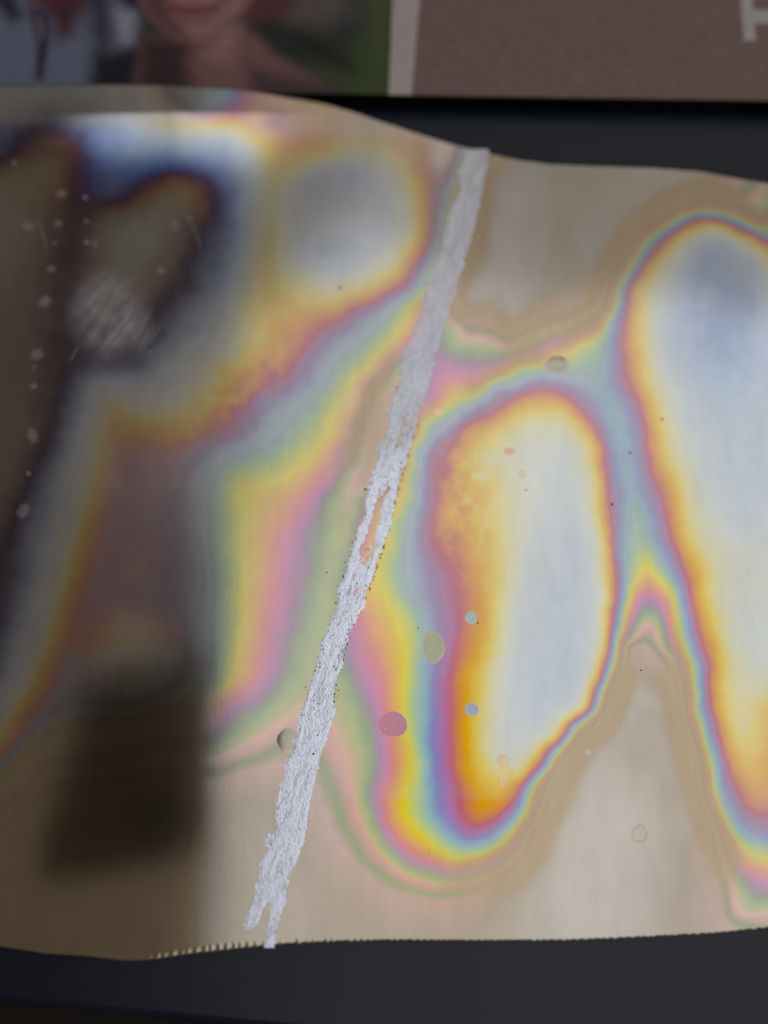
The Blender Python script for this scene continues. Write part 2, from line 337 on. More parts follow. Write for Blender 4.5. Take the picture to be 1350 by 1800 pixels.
def bottom_edge(x):
    return np.interp(x, [-350,-100,0,80,150,225,270,330,400,500,600,700,800,900,1000,1100,1200,1270,1350,1450,1700],
                        [1630,1650,1664,1677,1681,1690,1687,1678,1670,1660,1655,1653,1654,1654,1653,1649,1644,1640,1631,1622,1615])
xs = np.arange(-340, 1700, 2.0); rows = 460
tt = np.linspace(0, 1, rows); tt = tt + 0.0 * tt
te = top_edge(xs); be = bottom_edge(xs)
k7 = np.ones(15) / 15
te[7:-7] = np.convolve(te, k7, 'valid'); be[7:-7] = np.convolve(be, k7, 'valid')
jit = np.interp(xs, np.arange(-360, 1760, 13.0), rng.uniform(0.2, 1.3, len(np.arange(-360, 1760, 13.0))))
tp = np.cumsum(rng.uniform(8.5, 17.5, 200)) - 380
kk = np.clip(np.searchsorted(tp, xs) - 1, 0, 198); saw = np.abs((xs - tp[kk]) / (tp[kk + 1] - tp[kk]) - 0.5) * 2
be_t = be + (saw ** 1.4) * 2.8 * jit * (0.15 + 0.40 * sstep(215, 300, xs) + 0.45 * sstep(400, 620, xs)) - 1
saw2 = np.abs(((xs / 15.1) % 1.0) - 0.5) * 2
te_t = te - saw2 * 2.0 * jit
XX = np.repeat(xs[None, :], rows, 0)
YY = te_t[None, :] * (1 - tt[:, None]) + be_t[None, :] * tt[:, None]
# keep the teeth only in the last rows
base = te[None, :] * (1 - tt[:, None]) + be[None, :] * tt[:, None]
wt = np.clip((tt - 0.992) / 0.008, 0, 1)[:, None] + np.clip((0.008 - tt) / 0.008, 0, 1)[:, None]
YY = base * (1 - wt) + YY * wt
ZZ = film_z(XX, YY)
ZZ = ZZ + 0.00010 * wt * (np.clip((tt - 0.5) * 2, 0, 1)[:, None]) * saw[None, :] * jit[None, :] * sstep(215, 300, xs)[None, :]
def place(px, py, z):
    dx, dy, dz = ray(px, py); t = (z - H) / dz
    return dx * t, dy * t, z
WX, WY, WZ = place(XX, YY, ZZ)

m_film, n, l, b = mat('interference_film')
RAMP = [(0,(168,164,152)),(40,(152,140,104)),(70,(142,100,74)),(95,(108,70,78)),(115,(84,68,116)),(145,(94,114,168)),(178,(136,154,190)),(215,(167,182,201)),
 (270,(194,198,193)),(320,(202,198,158)),(370,(210,187,92)),(420,(206,160,58)),(460,(200,138,80)),(510,(180,108,116)),(560,(164,112,158)),(620,(128,130,176)),
 (680,(130,165,180)),(740,(154,180,152)),(800,(182,190,118)),(860,(208,192,72)),(930,(210,164,94)),(1000,(204,132,128)),(1050,(194,128,160)),(1110,(164,140,164)),
 (1180,(144,168,118)),(1250,(172,178,112)),(1340,(200,152,112)),(1410,(196,134,124)),(1560,(146,160,110)),(1740,(186,146,130)),(2300,(167,148,119)),(3000,(183,173,157))]
UMAX = float(squeeze(np.array(3000.0)))
at1 = n.new('ShaderNodeAttribute'); at1.attribute_name = 'film_thickness'
at2 = n.new('ShaderNodeAttribute'); at2.attribute_name = 'clarity'
tc = n.new('ShaderNodeTexCoord')
nz = n.new('ShaderNodeTexNoise'); nz.inputs['Scale'].default_value = 260; nz.inputs['Detail'].default_value = 4
l.new(tc.outputs['Object'], nz.inputs['Vector'])
ma = n.new('ShaderNodeMath'); ma.operation = 'MULTIPLY_ADD'; ma.inputs[1].default_value = 30; ma.inputs[2].default_value = -15
l.new(nz.outputs['Fac'], ma.inputs[0])
ad = n.new('ShaderNodeMath'); ad.operation = 'ADD'; l.new(at1.outputs['Fac'], ad.inputs[0]); l.new(ma.outputs[0], ad.inputs[1])
dv = n.new('ShaderNodeMath'); dv.operation = 'DIVIDE'; dv.inputs[1].default_value = UMAX; l.new(ad.outputs[0], dv.inputs[0])
cr = n.new('ShaderNodeValToRGB'); cr.color_ramp.interpolation = 'LINEAR'
els = cr.color_ramp.elements
while len(els) < len(RAMP): els.new(0.5)
for e, (f, c) in zip(els, RAMP):
    pass
for i, (f, c) in enumerate(RAMP):
    els[i].position = i / len(RAMP)
for i, (f, c) in enumerate(RAMP):
    els[i].color = lin(c)
for i in range(len(RAMP) - 1, -1, -1):
    els[i].position = float(squeeze(np.array(float(RAMP[i][0])))) / UMAX
l.new(dv.outputs[0], cr.inputs[0])
hs = n.new('ShaderNodeHueSaturation'); l.new(cr.outputs[0], hs.inputs['Color']); l.new(at2.outputs['Fac'], hs.inputs['Saturation'])
# fine handling marks: faint cloudy rub and hair streaks, a stain of the film itself
mp = n.new('ShaderNodeMapping'); mp.inputs['Scale'].default_value = (1.0, 0.12, 1.0); l.new(tc.outputs['Object'], mp.inputs['Vector'])
ns = n.new('ShaderNodeTexNoise'); ns.inputs['Scale'].default_value = 700; ns.inputs['Detail'].default_value = 5; l.new(mp.outputs[0], ns.inputs['Vector'])
rr = n.new('ShaderNodeMapRange'); rr.inputs['To Min'].default_value = 0.10; rr.inputs['To Max'].default_value = 0.13
l.new(ns.outputs['Fac'], rr.inputs['Value'])
b.inputs['Metallic'].default_value = 1.0
ath = n.new('ShaderNodeAttribute'); ath.attribute_name = 'haze'
adh = n.new('ShaderNodeMath'); adh.operation = 'ADD'; l.new(rr.outputs['Result'], adh.inputs[0]); l.new(ath.outputs['Fac'], adh.inputs[1])
l.new(adh.outputs[0], b.inputs['Roughness'])
bp = n.new('ShaderNodeBump'); bp.inputs['Strength'].default_value = 0.05; bp.inputs['Distance'].default_value = 0.00005
nb = n.new('ShaderNodeTexNoise'); nb.inputs['Scale'].default_value = 1500; nb.inputs['Detail'].default_value = 3; l.new(tc.outputs['Object'], nb.inputs['Vector'])
l.new(nb.outputs['Fac'], bp.inputs['Height']); l.new(bp.outputs['Normal'], b.inputs['Normal'])
# the greyish rubbed smudge (mask stored on the film) is a matt deposit
at3 = n.new('ShaderNodeAttribute'); at3.attribute_name = 'smudge'
df = n.new('ShaderNodeBsdfPrincipled'); df.inputs['Base Color'].default_value = (0.62, 0.62, 0.70, 1); df.inputs['Roughness'].default_value = 0.7
atb = n.new('ShaderNodeAttribute'); atb.attribute_name = 'blend'
mxt = n.new('ShaderNodeMix'); mxt.data_type = 'RGBA'; mxt.inputs['B'].default_value = lin(171, 152, 124)
l.new(atb.outputs['Fac'], mxt.inputs['Factor']); l.new(hs.outputs[0], mxt.inputs['A']); mp3 = n.new('ShaderNodeMapping'); mp3.inputs['Scale'].default_value = (1.0, 0.22, 1.0); l.new(tc.outputs['Object'], mp3.inputs['Vector'])
nf = n.new('ShaderNodeTexNoise'); nf.inputs['Scale'].default_value = 230; nf.inputs['Detail'].default_value = 7; nf.inputs['Roughness'].default_value = 0.62; l.new(mp3.outputs[0], nf.inputs['Vector'])
nf2 = n.new('ShaderNodeTexNoise'); nf2.inputs['Scale'].default_value = 34; nf2.inputs['Detail'].default_value = 5; l.new(tc.outputs['Object'], nf2.inputs['Vector'])
mf = n.new('ShaderNodeMath'); mf.operation = 'ADD'; l.new(nf.outputs['Fac'], mf.inputs[0]); l.new(nf2.outputs['Fac'], mf.inputs[1])
mg = n.new('ShaderNodeMapRange'); mg.inputs['From Min'].default_value = 0.6; mg.inputs['From Max'].default_value = 1.4; mg.inputs['To Min'].default_value = 0.88; mg.inputs['To Max'].default_value = 1.07
l.new(mf.outputs[0], mg.inputs['Value'])
vm = n.new('ShaderNodeVectorMath'); vm.operation = 'SCALE'; l.new(mxt.outputs['Result'], vm.inputs[0]); l.new(mg.outputs['Result'], vm.inputs['Scale'])
l.new(vm.outputs[0], b.inputs['Base Color'])
mx = n.new('ShaderNodeMixShader'); l.new(at3.outputs['Fac'], mx.inputs[0]); l.new(b.outputs[0], mx.inputs[1]); l.new(df.outputs[0], mx.inputs[2])
l.new(mx.outputs[0], n['Material Output'].inputs['Surface'])

def clarity(x, y):
    v = 0.78 + 0.32 * np.exp(-(((x - 780) / 150) ** 2 + ((y - 1300) / 260) ** 2))
    v = v + 0.10 * sstep(1398, 1412, y) * sstep(980, 900, x) * sstep(560, 640, x)
    v = v + 0.15 * np.exp(-(((x - 1240) / 120) ** 2 + ((y - 1100) / 300) ** 2))
    v = v - 0.18 * sstep(480, 300, x) * sstep(420, 250, y) - 0.38 * sstep(420, 330, x) * sstep(330, 420, y) - 0.45 * sstep(235, 205, y) * sstep(420, 330, x)  # dark left and top-left rim desaturated to imitate a veil of reflected light
    v = v - 0.5 * np.exp(-(((x - 580) / 105) ** 2 + ((y - 390) / 100) ** 2))
    v = v - 0.22 * np.exp(-(((x - 645) / 45) ** 2 + ((y - 760) / 110) ** 2))
    v = v - 0.28 * sstep(400, 470, x) * sstep(260, 220, y) - 0.22 * sstep(330, 270, y) * sstep(560, 640, x)
    v = v - 0.45 * sstep(90, 140, x) * sstep(395, 350, x) * sstep(1120, 1180, y) * sstep(1420, 1380, y)
    v = v - 0.35 * sstep(740, 775, x) * sstep(1000, 900, x) * sstep(560, 480, y)
    v = v - 0.25 * np.exp(-(((x - 1060) / 70) ** 2 + ((y - 450) / 120) ** 2))
    F = thickness(x, y)
    v = v + 0.32 * sstep(320, 380, F) * sstep(530, 480, F) * np.maximum(sstep(220, 150, x) * sstep(330, 420, y), sstep(430, 330, x) * sstep(540, 640, y) * sstep(860, 760, y) * sstep(170, 210, x))
    v = v + 0.55 * np.exp(-(((x - 250) / 120) ** 2 + ((y - 275) / 60) ** 2))
    viv = np.exp(-(((x - 780) / 140) ** 2 + ((y - 1330) / 200) ** 2)); up = sstep(240, 330, y)
    v = v * (1 - 0.50 * (1 - 0.6 * sstep(1000, 1080, x)) * (1 - viv) * up * sstep(585, 640, F) * sstep(760, 700, F)) * (1 - 0.3 * (1 - viv) * up * sstep(520, 560, F) * sstep(640, 590, F))
    v = v * (1 - 0.30 * (1 - viv) * sstep(1120, 1170, F))
    return np.clip(v, 0.12, 1.3)
def smudge(x, y):
    # slanted brush-like rub
    a = radians(-52); u = (x - 205) * cos(a) - (y - 560) * sin(a) * -1; 
    u = (x - 205) * cos(a) + (y - 560) * sin(a); v = -(x - 205) * sin(a) + (y - 560) * cos(a)
    env = np.exp(-(((x - 190) / 62) ** 2 + ((y - 555) / 70) ** 2) ** 2) + 0.8 * np.exp(-((u / 45) ** 2 + ((v - 55) / 18) ** 2) ** 2) * 0
    st = 0.5 + 0.5 * value_noise(v / 4.0, u / 45.0, 21) * 0.9 + 0.35 * value_noise(v / 11.0, u / 80.0, 22)
    m = env * np.clip(st, 0, 1)
    env2 = np.exp(-(((x - 245) / 26) ** 2 + ((y - 580) / 45) ** 2) ** 2)
    m = m + 0.8 * env2 * np.clip(value_noise(v / 5.0, u / 50.0, 23) + 0.15, 0, 1)
    return np.clip(m * 0.28 + 0.24 * env * (0.7 + 0.4 * value_noise(x / 14, y / 14, 24)), 0, 1)
root = bpy.data.objects.new('iridescent_film', None); C.objects.link(root)
tag(root, label='wavy glossy sheet of rainbow coloured film with a toothed edge on the black table', category='film sheet')
film = grid_mesh('sheet', WX, WY, WZ, m_film, root, flip=False)
fattr(film, 'film_thickness', thickness(XX, YY)); fattr(film, 'blend', blend_out(XX, YY)); fattr(film, 'haze', 0.11 * sstep(1050, 760, YY) * sstep(800, 600, XX)); fattr(film, 'clarity', clarity(XX, YY)); fattr(film, 'smudge', smudge(XX, YY))
so = film.modifiers.new('Solidify', 'SOLIDIFY'); so.thickness = 0.00018; so.offset = -1

# ------------------------------------------------------------------ frosted streak across the film
SY = np.array([258,340,440,540,620,700,760,800,850,900,950,1000,1050,1100,1150,1200,1250,1300,1350,1400,1450,1500,1550,1600,1640,1668], float)
SL = np.array([820,804,779,744,716,690,679,667,655,641,624,605,596,578,561,544,534,522,505,491,480,467,454,436,427,420], float)
SR = np.array([857,845,818,790,766,742,728,717,703,689,678,661,643,622,606,593,585,575,562,547,540,525,510,497,487,478], float)
m_frost, n, l, b = mat('frosted_residue')
tc = n.new('ShaderNodeTexCoord'); nz = n.new('ShaderNodeTexNoise'); nz.inputs['Scale'].default_value = 1400; nz.inputs['Detail'].default_value = 6
l.new(tc.outputs['Object'], nz.inputs['Vector'])
cr2 = n.new('ShaderNodeValToRGB'); cr2.color_ramp.elements[0].position = 0.3; cr2.color_ramp.elements[1].position = 0.7
cr2.color_ramp.elements[0].color = (0.66, 0.71, 0.90, 1); cr2.color_ramp.elements[1].color = (0.88, 0.92, 1.0, 1)
l.new(nz.outputs['Fac'], cr2.inputs[0]); l.new(cr2.outputs[0], b.inputs['Base Color'])
b.inputs['Roughness'].default_value = 0.33; b.inputs['Metallic'].default_value = 0.8
nzb = n.new('ShaderNodeTexNoise'); nzb.inputs['Scale'].default_value = 2600; nzb.inputs['Detail'].default_value = 2; l.new(tc.outputs['Object'], nzb.inputs['Vector'])
bpb = n.new('ShaderNodeBump'); bpb.inputs['Strength'].default_value = 0.5; bpb.inputs['Distance'].default_value = 0.00007
l.new(nzb.outputs['Fac'], bpb.inputs['Height']); l.new(bpb.outputs['Normal'], b.inputs['Normal'])
trs = n.new('ShaderNodeBsdfTransparent'); ats = n.new('ShaderNodeAttribute'); ats.attribute_name = 'cover'
mxs = n.new('ShaderNodeMixShader'); l.new(ats.outputs['Fac'], mxs.inputs[0]); l.new(trs.outputs[0], mxs.inputs[1]); l.new(b.outputs[0], mxs.inputs[2])
l.new(mxs.outputs[0], n['Material Output'].inputs['Surface'])
def streak(xy_l, xy_r, y0, y1, name):
    ny = int((y1 - y0) / 1.0); nx = 60
    ys = np.linspace(y0, y1, ny); L_ = np.interp(ys, SY, xy_l); R_ = np.interp(ys, SY, xy_r)
    L_ = L_ - 3 + 4.5 * value_noise(ys / 22, ys * 0 + 3, 31) + 2.5 * value_noise(ys / 6, ys * 0, 32)
    R_ = R_ + 3 + 3.0 * value_noise(ys / 26, ys * 0 + 5, 33) + 2.0 * value_noise(ys / 5, ys * 0, 34)
    t = np.linspace(0, 1, nx); X = L_[:, None] * (1 - t) + R_[:, None] * t; Y = np.repeat(ys[:, None], nx, 1)
    a = 0.30  # grain runs a little steeper than the streak
    gu = (X + a * Y); gv = Y
    fine = 0.6 * value_noise(gu / 2.0, gv / 4.5, 41) + 0.6 * value_noise(gu / 1.3, gv / 2.2, 46); mid = value_noise(gu / 7, gv / 26, 42); big = value_noise(gu / 16, gv / 90, 43)
    T = np.repeat(t[None, :], ny, 0)
    cov = 0.95 + 0.55 * fine + 0.65 * mid + 0.45 * big
    edge = np.minimum(T, 1 - T) * 2
    cov = cov - 1.25 * np.clip(0.26 - edge, 0, 1) / 0.26
    hole = np.exp(-((T - 0.45) / 0.17) ** 2) * (sstep(800, 880, Y) * sstep(1080, 980, Y) * 0.85 + sstep(1330, 1370, Y) * sstep(1440, 1400, Y) * 0.7 + sstep(700,740,Y)*sstep(820,790,Y)*0.45)
    cov = cov - hole
    cov = cov + 0.9 * sstep(780, 640, Y)
    cov = cov - 2.2 * np.exp(-((T - 0.50 ) / (0.10 + 0.12 * sstep(1585, 1650, Y))) ** 2) * sstep(1572, 1600, Y)
    cov = cov - 3 * sstep(1632, 1648, Y) * (T < 0.5)
    rough = 0.000010 * (fine + 0.6 * value_noise(gu / 1.6, gv / 2.2, 45)) * (0.35 + 0.65 * sstep(620, 800, Y))
    lift = 0.00016 + rough + 0.00003 * np.clip(cov, 0, 1)
    Zs = film_z(X, Y) + lift
    wx, wy, wz = place(X, Y, Zs)
    idx = np.arange(ny * nx).reshape(ny, nx)
    F = np.stack([idx[:-1, :-1], idx[1:, :-1], idx[1:, 1:], idx[:-1, 1:]], -1).reshape(-1, 4)
    cc = (cov[:-1, :-1] + cov[1:, 1:]) / 2
    F = F[cc.ravel() > 0.12]
    used = np.unique(F); remap = -np.ones(ny * nx, int); remap[used] = np.arange(len(used)); F = remap[F]
    V = np.stack([wx, wy, wz], -1).reshape(-1, 3)[used]
    me = bpy.data.meshes.new(name); me.vertices.add(len(V)); me.vertices.foreach_set('co', V.ravel())
    me.loops.add(F.size); me.loops.foreach_set('vertex_index', F.ravel().astype(np.int32))
    me.polygons.add(len(F)); me.polygons.foreach_set('loop_start', np.arange(0, F.size, 4)); me.polygons.foreach_set('loop_total', np.full(len(F), 4))
    me.update(calc_edges=True); me.polygons.foreach_set('use_smooth', [True] * len(F)); me.materials.append(m_frost)
    o = bpy.data.objects.new(name, me); C.objects.link(o); o.parent = root
    cva = np.clip(0.58 + 0.40 * sstep(600, 880, Y) + 0.18 * fine + 0.12 * mid - 0.25 * np.exp(-((Y - 755) / 55.0) ** 2) - 0.35 * np.clip(0.5 - cov, 0, 1), 0, 1).ravel()[used]
    fattr(o, 'cover', cva)
    return o
st = streak(SL, SR, 262, 1666, 'frosted_streak')
tag(st, label='rough whitish frosted streak running slantwise down the film', kind='stuff')

# dark grit along the streak
m_grit, n, l, b = mat('dark_grit'); b.inputs['Base Color'].default_value = (0.05, 0.035, 0.04, 1); b.inputs['Roughness'].default_value = 0.6
bm = bmesh.new()
for i in range(230):
    y = random.triangular(600, 1480, 860); L_ = np.interp(y, SY, SL); R_ = np.interp(y, SY, SR)
    r_ = random.random()
    if r_ < 0.4: x = R_ + random.gauss(0, 1.6)
    elif r_ < 0.6: x = L_ + random.gauss(0, 2.5)
    else: x = random.uniform(L_, R_)
    s = random.uniform(0.5, 1.15) * (1.4 if random.random() < 0.07 else 1) / 7500.0
    c = Vector(place(x, y, float(film_z(x, y)) + 0.0003))
    mt = Matrix.Translation(c) @ Matrix.Rotation(random.uniform(0, 6), 4, 'Z') @ Matrix.Diagonal((s, s * random.uniform(1, 1.9), s * 0.5, 1))
    bmesh.ops.create_icosphere(bm, subdivisions=1, radius=1, matrix=mt)
for x, y, s_ in ((574,1006,1.6),(735,1104,1.3),(1076,886,2.4),(1164,737,2.2),(1108,796,2.0),(477,824,1.2),(640,757,1.0),(755,1500,1.0),(810,894,1.1),(925,861,1.5),(598,506,2.5),(750,499,1.6),(642,860,2.5),(840,1095,1.6),(1127,1178,1.5)):
    c = Vector(place(x, y, float(film_z(x, y)) + 0.0001))
    bmesh.ops.create_icosphere(bm, subdivisions=1, radius=1, matrix=Matrix.Translation(c) @ Matrix.Diagonal((s_ / 7500, s_ / 7500, s_ / 12000, 1)))
g = bm_obj('grit', bm, m_grit, root, smooth=True); tag(g, kind='stuff')

# ------------------------------------------------------------------ dried drops: shallow lenses that shift the film's own colour
def drop(x, y, rx, ry, shift, ang=0, tear=0.0, name='dried_drop', flat=0.00006, m=None, label=None, rim=0.0):
    R = 9; S = 40
    vs = []; th = []; cl = []
    zc = film_z(x, y)
    for k in range(R + 1):
        rr_ = (k / R)
        for j in range(S):
            a = 2 * pi * j / S; rad = 1 + tear * max(0, cos(a - 0.2)) ** 6 + 0.035 * sin(3 * a + x) + 0.02 * sin(5 * a + y)
            u = rx * rr_ * cos(a) * rad; v = ry * rr_ * sin(a) * rad
            X = x + u * cos(ang) - v * sin(ang); Y = y + u * sin(ang) + v * cos(ang)
            prof = (1 - rr_ ** 3) ** 1.2
            z = float(film_z(X, Y)) + 0.00002 + flat * min(1.0, min(rx, ry) / 14.0) * prof
            vs.append(place(X, Y, z)); th.append((X, Y, rr_))
    fs = []
    for k in range(R):
        for j in range(S):
            a0 = k * S + j; a1 = k * S + (j + 1) % S; b0 = a0 + S; b1 = a1 + S
            fs.append((a0, b0, b1, a1))
    o = link_mesh(name, vs, fs, m or m_film, root)
    T = np.array(th); F = thickness(T[:, 0], T[:, 1])
    q_ = min(1.0, 0.75 * shift[1]); F = F * (1 - q_) + q_ * float(squeeze(np.array(float(shift[0])))) + 18 * value_noise(T[:, 0] / 9, T[:, 1] / 9, 81)
    F = F + rim * sstep(0.72, 1.0, T[:, 2])
    if m is None:
        fattr(o, 'film_thickness', F); fattr(o, 'clarity', np.full(len(F), shift[2])); fattr(o, 'smudge', np.zeros(len(F))); fattr(o, 'blend', np.zeros(len(F))); fattr(o, 'haze', np.zeros(len(F)))
    if label: tag(o, label=label)
    return o
drop(762, 1137, 20, 29, (1560, 1.4, 0.6), -0.12, label='oval greenish dried drop', rim=60)
drop(690, 1273, 24, 22, (518, 1.4, 0.85), 0, 0.12, label='round reddish dried drop', rim=30)
drop(828, 1086, 10, 11, (700, 1.2, 0.5), 0, rim=60)
drop(829, 1247, 12, 12, (640, 1.25, 0.5), 0, 0.1, rim=60)
drop(779, 1178, 7, 9, (585, 1.1, 0.8), 0, rim=-60)
drop(895, 793, 9, 6, (450, 1.2, 0.6), 0, 0.15, rim=50)
drop(918, 834, 6.5, 6.5, (450, 1.1, 0.5), rim=50)
drop(508, 1300, 20, 24, (1650, 1.1, 0.5), 0.3, rim=60)
drop(979, 641, 22, 15, (1900, 1.1, 0.5), 0, rim=60)
drop(771, 722, 9, 9, (980, 0.6, 0.7), rim=90)
drop(892, 955, 7, 8, (330, 0.6, 0.7), rim=50)
drop(901, 983, 4, 9, (320, 0.4, 0.7), rim=30)
drop(884, 1337, 10, 11, (470, 0.9, 0.5), rim=60)
drop(886, 1362, 11, 24, (400, 0.8, 0.75), 0.08, rim=40)
drop(1310, 1190, 7, 6, (380, 0.8, 0.6), rim=40)
drop(1124, 1466, 14, 16, (2800, 0.6, 0.7), rim=-300)
drop(1034, 1322, 6, 6, (2900, 0.8, 0.6))

# pale soft spots of dust on the dark side
m_dust, n, l, b = mat('pale_dust')
b.inputs['Base Color'].default_value = (0.62, 0.60, 0.64, 1); b.inputs['Roughness'].default_value = 0.8
tr = n.new('ShaderNodeBsdfTransparent'); atd = n.new('ShaderNodeAttribute'); atd.attribute_name = 'cover'
nz = n.new('ShaderNodeTexNoise'); nz.inputs['Scale'].default_value = 1600; nz.inputs['Detail'].default_value = 3
tcd = n.new('ShaderNodeTexCoord'); l.new(tcd.outputs['Object'], nz.inputs['Vector'])
mm = n.new('ShaderNodeMath'); mm.operation = 'MULTIPLY'; mm.use_clamp = True; l.new(atd.outputs['Fac'], mm.inputs[0]); l.new(nz.outputs['Fac'], mm.inputs[1])
mx = n.new('ShaderNodeMixShader'); l.new(mm.outputs[0], mx.inputs[0]); l.new(tr.outputs[0], mx.inputs[1]); l.new(b.outputs[0], mx.inputs[2])
l.new(mx.outputs[0], n['Material Output'].inputs['Surface'])
def dust(x, y, rx, ry, cov, ang=0):
    R = 6; S = 24; vs = []; cv = []; fs = []
    for k in range(R + 1):
        r_ = k / R
        for j in range(S):
            a = 2 * pi * j / S; rad = 1 + 0.12 * sin(2 * a + x) + 0.08 * sin(5 * a + y)
            u = rx * r_ * cos(a) * rad; v = ry * r_ * sin(a) * rad
            X = x + u * cos(ang) - v * sin(ang); Y = y + u * sin(ang) + v * cos(ang)
            vs.append(place(X, Y, float(film_z(X, Y)) + 0.00006 + 0.00005 * (1 - r_ * r_))); cv.append(cov * (1 - r_ ** 3))
    for k in range(R):
        for j in range(S):
            a0 = k * S + j; a1 = k * S + (j + 1) % S
            fs.append((a0, a0 + S, a1 + S, a1))
    o = link_mesh('dust_spot', vs, fs, m_dust, root); fattr(o, 'cover', cv)
for s_ in ((50,398,13,11,.35),(108,341,10,9,.45),(150,347,5,5,.7),(102,393,9,8,.45),(152,389,4,4,.8),(95,426,4,4,.6),(152,426,5,5,.75),(168,428,9,8,.25),
           (90,473,9,8,.5),(79,530,13,12,.5),(65,623,13,14,.42),(59,679,8,6,.5),(57,766,11,17,.45),(41,898,13,15,.42),(50,832,6,5,.5),(25,286,6,5,.6),(129,240,6,5,.4),
           (283,475,8,7,.5),(307,395,8,12,.3),(266,620,7,6,.35),(332,383,5,5,.5),(160,270,5,8,.25),(60,645,4,5,.4)): dust(*s_)
# fine scratches
m_scr, n, l, b = mat('scratch_burr'); b.inputs['Base Color'].default_value = (0.2, 0.19, 0.2, 1); b.inputs['Roughness'].default_value = 0.6
def scratch(p, wpx=1.0):
    vs = []; fs = []
    P_ = np.array(p, float); tq = np.linspace(0, len(P_) - 1, 14)
    X = np.interp(tq, range(len(P_)), P_[:, 0]); Y = np.interp(tq, range(len(P_)), P_[:, 1])
    for i in range(14):
        wd = wpx * (0.25 + 0.75 * sin(pi * (i + .6) / 14.5))
        for s_, dz in ((-1, 0.0), (0, 0.00006), (1, 0.0)):
            vs.append(place(X[i] + s_ * wd, Y[i] + s_ * wd * 0.2, float(film_z(X[i], Y[i])) + 0.00001 + dz))
    for i in range(13):
        for k in range(2): fs.append((i*3+k, i*3+k+3, i*3+k+4, i*3+k+1))
    link_mesh('scratch', vs, fs, m_scr, root)
for p in ([(64,383),(72,400),(79,425),(81,440)], [(330,380),(341,402),(350,425),(351,442)], [(288,565),(275,585),(262,603)], [(140,605),(130,622),(123,635)]): scratch(p, 1.1)

# ------------------------------------------------------------------ printed box behind
BH = 0.0048
q0 = Vector(at(0, 156, BH)); q1 = Vector(at(1350, 177, BH))
ux = (q1 - q0).normalized(); uy = Vector((-ux.y, ux.x, 0))
def to_box(px, py, z=BH):
    p = Vector(at(px, py, z)) - q0; return p.dot(ux), p.dot(uy)
broot = bpy.data.objects.new('printed_box', None); C.objects.link(broot)
broot.location = (q0.x, q0.y, 0); broot.rotation_euler = (0, 0, math.atan2(ux.y, ux.x))
tag(broot, label='flat printed box with a photo of two people and a brown panel', category='printed box')
m_side, n, l, b = mat('shade_dark_board'); b.inputs['Base Color'].default_value = (0.003, 0.003, 0.003, 1); b.inputs['Roughness'].default_value = 0.95; b.inputs['Specular IOR Level'].default_value = 0.1  # near-black colour stands in for the shadow along the box's front edge
bm = bmesh.new(); box(bm, -0.12, 0.32, 0, 0.16, 0.0003, BH - 0.0002)
bm_obj('board', bm, m_side, broot, bevel=0.0003)

def cloth_bump(n, l, b, scale=900, st=0.5):
    tc = n.new('ShaderNodeTexCoord'); 
    wa = n.new('ShaderNodeTexWave'); wa.inputs['Scale'].default_value = scale; wa.bands_direction = 'X'; wa.inputs['Distortion'].default_value = 1.5
    wb = n.new('ShaderNodeTexWave'); wb.inputs['Scale'].default_value = scale; wb.bands_direction = 'Y'; wb.inputs['Distortion'].default_value = 1.5
    l.new(tc.outputs['Object'], wa.inputs['Vector']); l.new(tc.outputs['Object'], wb.inputs['Vector'])
    s = n.new('ShaderNodeMath'); s.operation = 'ADD'; l.new(wa.outputs['Fac'], s.inputs[0]); l.new(wb.outputs['Fac'], s.inputs[1])
    bp = n.new('ShaderNodeBump'); bp.inputs['Strength'].default_value = st; bp.inputs['Distance'].default_value = 0.0002
    l.new(s.outputs[0], bp.inputs['Height']); l.new(bp.outputs['Normal'], b.inputs['Normal'])
def speck(n, l, b, c, amt=0.25, scale=500):
    tc = n.new('ShaderNodeTexCoord'); nz = n.new('ShaderNodeTexNoise'); nz.inputs['Scale'].default_value = scale; nz.inputs['Detail'].default_value = 5
    l.new(tc.outputs['Object'], nz.inputs['Vector'])
    m_ = n.new('ShaderNodeMix'); m_.data_type = 'RGBA'; l.new(nz.outputs['Fac'], m_.inputs['Factor'])
    m_.inputs['A'].default_value = tuple(v * (1 - amt) for v in c[:3]) + (1,); m_.inputs['B'].default_value = tuple(v * (1 + amt) for v in c[:3]) + (1,)
    l.new(m_.outputs['Result'], b.inputs['Base Color'])
m_brown, n, l, b = mat('brown_printed_cloth'); speck(n, l, b, (0.205, 0.138, 0.130), 0.32, 700); cloth_bump(n, l, b, 420, 0.6); b.inputs['Roughness'].default_value = 0.85; b.inputs['Specular IOR Level'].default_value = 0.2
m_white, n, l, b = mat('off_white_print'); speck(n, l, b, (0.42, 0.38, 0.36), 0.15); cloth_bump(n, l, b, 420, 0.4); b.inputs['Roughness'].default_value = 0.8; b.inputs['Specular IOR Level'].default_value = 0.2
def slab(name, poly, m, z0, z1):
    bm = bmesh.new(); vt = [bm.verts.new((x, y, z1)) for x, y in poly]; vb = [bm.verts.new((x, y, z0)) for x, y in poly]
    bm.faces.new(vt); bm.faces.new(vb[::-1])
    k = len(poly)
    for i in range(k): bm.faces.new((vt[i], vb[i], vb[(i + 1) % k], vt[(i + 1) % k]))
    bmesh.ops.recalc_face_normals(bm, faces=bm.faces)
    return bm_obj(name, bm, m, broot)
xa = to_box(683, 166)[0]; xb = to_box(724, 167)[0]
xa2 = to_box(690, 0)[0]; xb2 = to_box(738, 0)[0]; ytop = to_box(700, 0)[1]
ex = lambda a, a2: a + (a2 - a) * 0.15 / ytop
